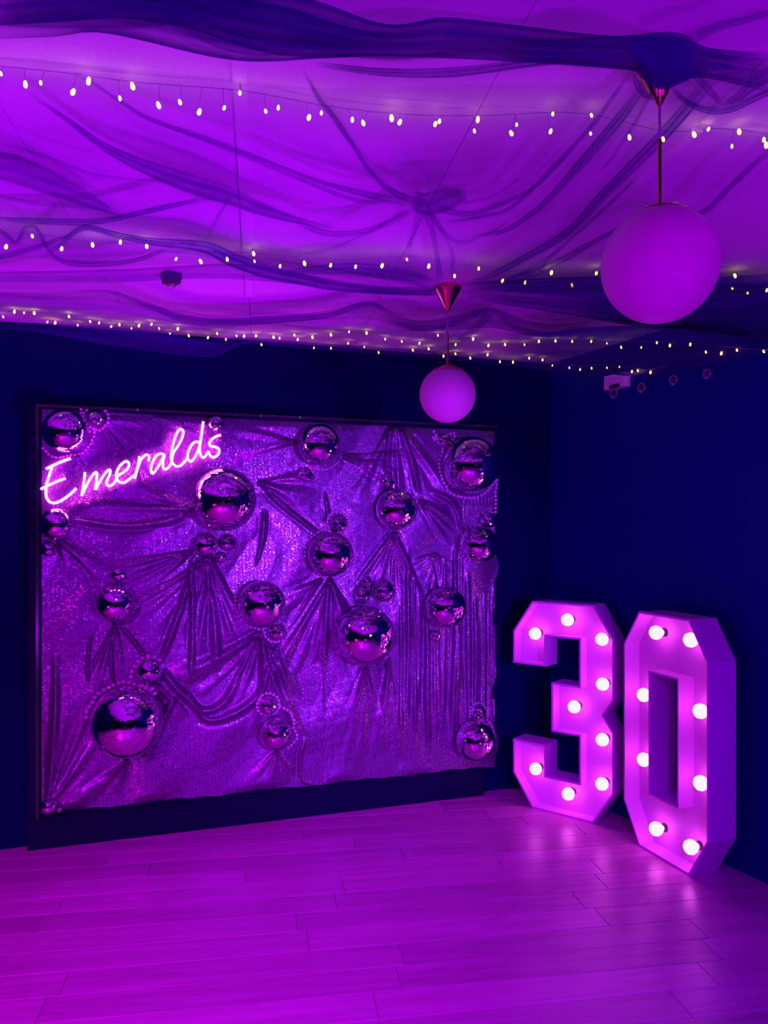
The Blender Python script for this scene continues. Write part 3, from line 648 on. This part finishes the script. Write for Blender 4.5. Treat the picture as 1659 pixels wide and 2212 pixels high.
fold(d1, [(560, 60), (700, 90), (830, 100), (980, 92), (1150, 105), (1350, 120)], [14, 20, 26, 24, 22, 30], .6)
fold(d1, [(-60, 35), (150, 30), (330, 25), (470, 10), (600, -20)], [16, 26, 30, 26, 14], .6)
fold(d1, [(680, 138), (829, 156), (979, 156), (1129, 138), (1250, 128)], [4, 7, 9, 8, 6], .7)
fold(d1, [(340, 40), (420, 70), (500, 100), (600, 110), (700, 90)], [5, 9, 10, 9, 5], .5)
fold(d1, [(1446, 168), (1465, 205), (1515, 235), (1570, 238), (1625, 215), (1700, 180)], [4, 5, 6, 6, 6, 8], .7)
fold(d1, [(1460, 130), (1500, 160), (1528, 190), (1560, 228)], [4, 7, 8, 3], .55)
fold(d1, [(1560, 232), (1600, 205), (1640, 170), (1700, 150)], [5, 9, 14, 20], .6)
fold(d1, [(1372, 150), (1385, 195), (1412, 212), (1430, 205)], [5, 8, 5, 3], .6)
fold(d1, [(1490, 85), (1560, 55), (1620, 40), (1700, 12)], [10, 7, 6, 6], .55)
d2 = drape('sheer drape with long swags between the first two rows of lights', at(700, 330, 2.6))
loft(d2, [(-120, 110), (300, 150), (700, 190), (1100, 180), (1400, 190), (1760, 230)], [(-120, 560), (200, 500), (500, 545), (900, 610), (1300, 605), (1760, 640)], .12, 2.62, .05, 'sheet', 24, 7, 0, .01)
fold(d2, [(60, 200), (150, 262), (215, 310), (290, 350), (400, 393), (500, 425), (560, 450), (640, 475), (720, 492)], [3, 4, 6, 11, 16, 18, 13, 7, 3], .72)
fold(d2, [(160, 160), (195, 176), (255, 216), (325, 258), (440, 297), (560, 342), (700, 395), (830, 428), (915, 440)], [2, 3, 4, 4, 4, 3, 4, 7, 9], .6)
fold(d2, [(655, 150), (690, 215), (715, 245), (760, 310), (800, 370), (850, 415), (918, 441)], [2, 4, 5, 4, 4, 6, 9], .65)
fold(d2, [(330, 262), (470, 315), (620, 375), (760, 430), (860, 440)], [2, 3, 3, 4, 3], .45)
fold(d2, [(890, 428), (920, 440), (960, 432), (1010, 420)], [14, 22, 20, 8], .6)
for pts, wd, dn in [([(1365, 150), (1280, 270), (1200, 355), (1109, 445), (1044, 467), (954, 482)], [3, 4, 4, 4, 3, 2], .6), ([(1390, 185), (1319, 280), (1194, 420), (1130, 475), (1080, 502), (1020, 508)], [8, 9, 8, 6, 5, 3], .65),
                    ([(1535, 175), (1429, 295), (1304, 420), (1229, 500), (1129, 560), (1049, 600), (990, 618)], [10, 11, 10, 8, 7, 6, 5], .72), ([(1380, 380), (1349, 410), (1279, 475), (1179, 560), (1079, 610)], [2, 3, 3, 3, 3], .5),
                    ([(1700, 300), (1640, 345), (1580, 400), (1510, 462), (1394, 470), (1279, 525), (1199, 570), (1109, 606), (1030, 618)], [4, 5, 5, 5, 3, 4, 7, 9, 6], .62), ([(1420, 180), (1380, 250), (1330, 330), (1290, 380)], [2, 3, 3, 2], .4),
                    ([(915, 440), (1000, 462), (1070, 445), (1160, 400), (1240, 320)], [7, 5, 4, 3, 3], .5), ([(915, 445), (935, 500), (945, 560), (952, 610)], [8, 5, 4, 6], .5), ([(910, 445), (895, 500), (880, 545)], [8, 5, 3], .35),
                    ([(915, 445), (980, 520), (1040, 510), (1100, 480)], [6, 4, 3, 3], .35), ([(905, 448), (830, 485), (770, 503), (700, 503), (640, 478)], [5, 5, 5, 6, 5], .45),
                    ([(880, 452), (800, 500), (720, 535), (640, 550)], [3, 3, 3, 2], .3), ([(990, 440), (1060, 425), (1130, 380)], [3, 3, 2], .35), ([(925, 450), (975, 540), (975, 600)], [6, 3, 4], .3)]:
    fold(d2, pts, wd, dn)
fold(d2, [(-60, 350), (20, 362), (100, 392), (190, 432), (265, 466)], [22, 26, 22, 14, 3], .6)
fold(d2, [(-40, 472), (100, 478), (210, 478), (300, 460), (390, 440), (460, 428)], [4, 5, 6, 5, 5, 3], .7)
fold(d2, [(-40, 415), (80, 440), (180, 445), (260, 462)], [3, 4, 4, 3], .3)
fold(d2, [(-40, 300), (90, 335), (220, 380), (420, 395)], [2, 3, 3, 2], .3)
d3 = drape('sheer drape with a dark swag running to the far pendant', at(500, 560, 2.6))
loft(d3, [(-120, 480), (60, 482), (190, 488), (330, 520), (500, 548), (700, 575), (960, 612)], [(-120, 612), (60, 560), (200, 570), (330, 545), (500, 565), (700, 612), (960, 635)], .22, 2.61, .03, 'sheet', 14, 5, .2)
fold(d3, [(90, 560), (130, 530), (180, 492), (250, 507), (325, 521), (440, 533), (500, 560), (575, 586), (650, 603), (725, 618), (840, 628), (960, 626)], [4, 5, 5, 6, 8, 12, 13, 11, 9, 7, 7, 10], .8)
fold(d3, [(-40, 480), (10, 505), (35, 525), (55, 490), (80, 495), (105, 540), (140, 565), (220, 570), (300, 560), (380, 530)], [4, 4, 4, 3, 3, 6, 5, 4, 4, 3], .6)
fold(d3, [(-40, 565), (30, 548), (90, 530), (170, 500)], [4, 5, 4, 3], .55)
loft(d3, [(-120, 588), (0, 587), (250, 582), (500, 570), (640, 590), (800, 615)], [(-120, 610), (0, 608), (250, 610), (440, 602), (600, 610), (800, 632)], .36, 2.60, .02, 'sheet', 8, 3, .2)
fold(d3, [(500, 420), (470, 470), (445, 520)], [3, 3, 2], .35)
fold(d3, [(600, 590), (760, 580), (889, 600), (955, 622)], [3, 9, 13, 12], .55)
fold(d3, [(780, 628), (870, 632), (955, 630)], [3, 5, 7], .8)
fold(d3, [(985, 625), (1080, 618), (1180, 620), (1300, 614), (1420, 620), (1720, 630)], [8, 9, 13, 10, 9, 9], .7)
loft(d3, [(985, 612), (1100, 604), (1290, 598), (1420, 605), (1760, 585)], [(990, 640), (1100, 660), (1290, 690), (1420, 712), (1760, 750)], .6, 2.59, .03, 'sheet', 12, 5, .2)
loft(d3, [(1260, 640), (1400, 636), (1560, 640), (1760, 625)], [(1260, 690), (1400, 704), (1560, 728), (1760, 750)], .6, 2.57, .03, 'sheet', 10, 4, .2)
d4 = drape('sheer drape edging the ceiling along the wall above the backdrop', at(500, 720, 2.58))
loft(d4, [(-120, 628), (100, 632), (235, 627), (330, 660), (450, 688), (560, 684), (700, 672), (795, 652), (850, 672), (960, 690)],
     [(-120, 655), (100, 668), (235, 672), (330, 690), (450, 706), (560, 702), (700, 690), (795, 690), (850, 700), (960, 708)], .3, 2.60, .03, 'sheet', 10, 4, .25)
loft(d4, [(820, 676), (904, 692), (979, 682), (1060, 664), (1130, 690), (1200, 700), (1290, 690)], [(820, 700), (904, 716), (979, 714), (1060, 708), (1130, 722), (1200, 728), (1290, 712)], .42, 2.59, .03, 'sheet', 10, 4, .3)
fold(d4, [(1062, 668), (1045, 692), (1019, 716), (979, 745), (930, 768)], [7, 7, 6, 6, 4], .55)
fold(d4, [(1066, 670), (1100, 698), (1140, 716), (1199, 722), (1270, 702)], [5, 5, 5, 5, 3], .5)
fold(d4, [(829, 690), (904, 708), (979, 698), (1056, 668)], [4, 5, 5, 6], .55)
loft(d4, [(-120, 690), (120, 700), (300, 712), (465, 735), (520, 728), (700, 742), (900, 755), (1180, 772)], [(-120, 700), (60, 715), (230, 745), (370, 765), (465, 771), (530, 742), (640, 752), (900, 770), (1180, 798)], .5, 2.56, .02, 'sheet', 10, 4, .3)
fold(d4, [(230, 628), (330, 663), (400, 690), (520, 694), (700, 682), (795, 656), (850, 680), (900, 692)], [3, 5, 6, 6, 6, 5, 5, 3], .6)
loft(d4, [(1090, 722), (1200, 716), (1290, 706), (1400, 705), (1500, 715), (1680, 735)], [(1090, 790), (1180, 800), (1290, 806), (1380, 812), (1490, 795), (1680, 756)], .58, 2.5, .02, 'sheet', 10, 4, .4)
# ------------------------------------------------------------------ icicle fairy lights
sb = bmesh.new(); bmesh.ops.create_uvsphere(sb, u_segments=8, v_segments=6, radius=1.0)
BV = [(v.co.x * .0052, v.co.y * .0052, v.co.z * (.011 if v.co.z > 0 else .007)) for v in sb.verts]; BF = [tuple(v.index for v in f.verts) for f in sb.faces]; sb.free()
bulb_me = bpy.data.meshes.new('bulb'); bulb_me.from_pydata(BV, [], BF); bulb_me.polygons.foreach_set('use_smooth', [True] * len(BF)); bulb_me.materials.append(M_fairy)
def string_lights(lab, wire, pts, pos, big=1.0, low=None):
    """wire: pixel polyline of the main cable; pos(px, py) -> place in the room"""
    root = empty('string_light', pos(*wire[0])); tag(root, lab, 'string light', 'fairy lights under the ceiling'); cb = MB()
    wl = resample(wire, 80); wp = [pos(p.x, p.y) for p in wl]; cb.tube(wp, .0009, 5)
    if low: lp = [pos(p.x, p.y) for p in resample(low, 60)]; cb.tube(lp, .0009, 5)
    for px, py in pts:
        k = min(range(80), key=lambda i: abs(wl[i].x - px)); p = pos(px, py)
        o = link('bulb', bulb_me, None, root); o.location = p; s_ = big * random.uniform(.6, 1.0); o.scale = (s_, s_, s_)
        o.rotation_euler = (random.uniform(-.4, .4), random.uniform(-.4, .4), 0)
        if low and py > 770: k2 = min(lp, key=lambda q: (q - p).length); cb.tube([k2, p], .0007, 4); continue
        cb.tube([wp[k], p + Vector((0, 0, .011 * s_)) if p.z < wp[k].z else p],   .0007, 4)
    cb.build('cable', M_cable, root)
w1 = [(-60, 138), (120, 155), (300, 178), (520, 196), (700, 228), (860, 246), (1040, 250), (1200, 243), (1300, 252), (1440, 284), (1560, 278), (1720, 300)]
w2 = [(-60, 500), (70, 506), (200, 522), (317, 528), (440, 545), (550, 546), (720, 562), (880, 556), (1040, 576), (1190, 586), (1300, 588), (1480, 592), (1590, 594), (1720, 620)]
def ceil_pos(wire, z):
    wl = resample(wire, 200)
    def f(px, py):
        k = min(wl, key=lambda p: abs(p.x - px)); d = (z - CH) * F / (HY - k.y)
        d = min(d, (HC - .012 - CH) * F / (HY - py), room_depth(px, .08))
        return Vector(((px - CX) / F * d, d, CH + (HY - py) / F * d))
    return f
s1 = [(2, 160), (55, 184), (88, 180), (157, 200), (191, 177), (259, 214), (287, 188), (343, 229), (389, 222), (430, 243), (484, 234), (518, 202), (574, 241), (601, 234), (667, 255), (694, 245), (761, 260), (785, 267), (846, 257), (863, 265), (940, 269), (949, 263), (1025, 284), (1032, 260), (1105, 289), (1116, 270), (1189, 285), (1194, 247), (1276, 289), (1278, 250), (1360, 298), (1433, 302), (1500, 292), (1530, 280), (1597, 286), (1581, 317), (1650, 303), (1655, 315)]
s2 = [(13, 534), (70, 511), (133, 538), (200, 530), (260, 524), (317, 533), (380, 560), (434, 566), (491, 561), (548, 549), (550, 565), (605, 576), (658, 570), (714, 574), (768, 577), (825, 575), (879, 561), (926, 576), (982, 597), (1034, 581), (1085, 608), (1134, 611), (1191, 590), (1236, 617), (1288, 591), (1582, 623), (1588, 597), (1615, 633), (1656, 628)]
s3 = [(7, 685), (31, 674), (52, 676), (74, 677), (102, 696), (119, 698), (149, 684), (168, 703), (195, 695), (214, 698), (240, 706), (258, 702), (284, 710), (300, 704), (327, 701), (344, 710), (367, 721), (384, 711), (408, 726), (449, 730), (469, 721), (488, 734), (511, 726), (527, 727), (553, 726), (565, 745), (591, 729), (604, 731), (636, 724), (643, 734), (675, 729), (678, 752), (715, 724), (715, 753), (754, 717), (752, 742), (792, 720), (787, 750), (818, 762),
      (832, 733), (868, 738), (906, 742), (892, 757), (926, 754), (946, 725), (958, 770), (984, 765), (984, 745), (1022, 733), (1016, 774), (1053, 767), (1055, 747), (1091, 745), (1080, 782), (1108, 783), (1133, 745), (1143, 774), (1164, 738), (1172, 778)]
s4 = [(1200, 737), (1193, 790), (1230, 795), (1236, 738), (1253, 799), (1278, 796), (1277, 738), (1311, 795), (1311, 742), (1338, 793), (1342, 751), (1385, 751), (1365, 803), (1378, 801), (1405, 805), (1419, 741), (1447, 747), (1491, 745), (1525, 761), (1558, 764), (1592, 757), (1650, 760)]
string_lights('warm fairy light string nearest the camera along the upper ceiling', w1, s1, ceil_pos(w1, 2.640))
string_lights('warm fairy light string across the middle of the ceiling behind the sheer swag', w2, s2, ceil_pos(w2, 2.635), 1.15)
def under(p):                                           # slide a point along its sight line until it is below the ceiling
    k = min(1.0, (HC - .02 - CH) / max(p.z - CH, 1e-3)); return Vector((p.x * k, p.y * k, CH + (p.z - CH) * k))
bw = lambda px, py: under(panel(px, py, .03))
string_lights('warm fairy light string along the top of the wall above the backdrop', [(-40, 668), (150, 680), (330, 697), (560, 722), (760, 714), (950, 722), (1080, 742), (1185, 742)], s3, bw, 1.1)
string_lights('warm fairy light string along the top of the right wall', [(1195, 735), (1290, 737), (1420, 738), (1500, 742), (1600, 752), (1670, 756)], s4, lambda px, py: under(rwall(px, py, .06)), 1.1, [(1188, 782), (1250, 790), (1310, 788), (1400, 798), (1440, 790)])
# ------------------------------------------------------------------ small fittings
p = at(370, 590, HC); sx = .06
cs = empty('ceiling_sensor', p); tag(cs, 'small dark square sensor box on the ceiling behind the sheer drape', 'sensor')
MB().lathe([(0, 0), (sx * .72, 0), (sx * .72, -.02), (sx * .62, -.045), (0, -.045)], (p.x, p.y, HC), 4).build('housing', M_darkplastic, cs)
MB().lathe([(0, 0), (.018, 0), (.018, -.008), (.01, -.014), (0, -.014)], (p.x, p.y, HC - .045), 16).build('lens', M_mirror, cs, True)
a_ = rwall(1318, 818); b_ = rwall(1362, 833); dv = (rwall(1362, 818) - a_); dv.z = 0
jb = empty('junction_box', a_); tag(jb, 'white plastic box at the top of the right wall under the lights', 'junction box')
nn = v3(RN, 0)
MB().box((a_.x, a_.y, b_.z - .005), dv, nn * .045, (0, 0, a_.z - b_.z + .012)).build('housing', M_plastic, jb)
MB().box(Vector((a_.x, a_.y, b_.z - .006)) + dv * .28 + nn * .044, dv * .5, nn * .004, (0, 0, .022)).build('slot', M_darkplastic, jb)
MB().box(Vector((a_.x, a_.y, a_.z - .018)) + dv, dv * .75, nn * .02, (0, 0, .018)).build('trunking', M_plastic, jb)
for (px, py), lab in zip([(1332, 850), (1392, 838), (1461, 822), (1534, 808)],
        ['round wall hook nearest the white box, lowest of the four', 'second round wall hook from the white box', 'third round wall hook from the white box', 'round wall hook farthest from the white box, with a bright lower lip']):
    c = rwall(px, py, .0); r = 9.5 * c.y / F; hk = empty('wall_hook', c); tag(hk, lab, 'wall hook', 'round hooks along the top of the right wall')
    e1 = v3(RD, 0); up = Vector((0, 0, 1))
    MB().tube([c, c + nn * .02], r * .55, 16).build('base_plate', M_darkplastic, hk)
    MB().tube([c + nn * .022 + (e1 * math.cos(t) + up * math.sin(t)) * r for t in np.linspace(math.radians(-75), math.radians(285 - 60), 22)], .0035, 8).build('hook_ring', M_lilac, hk, True)
    MB().tube([c + nn * .024 + (e1 * math.cos(t) + up * math.sin(t)) * r * .9 for t in np.linspace(math.radians(235), math.radians(330), 8)], [.001, .005, .007, .008, .008, .006, .004, .001], 8).build('hook_lip', M_lilac, hk, True)
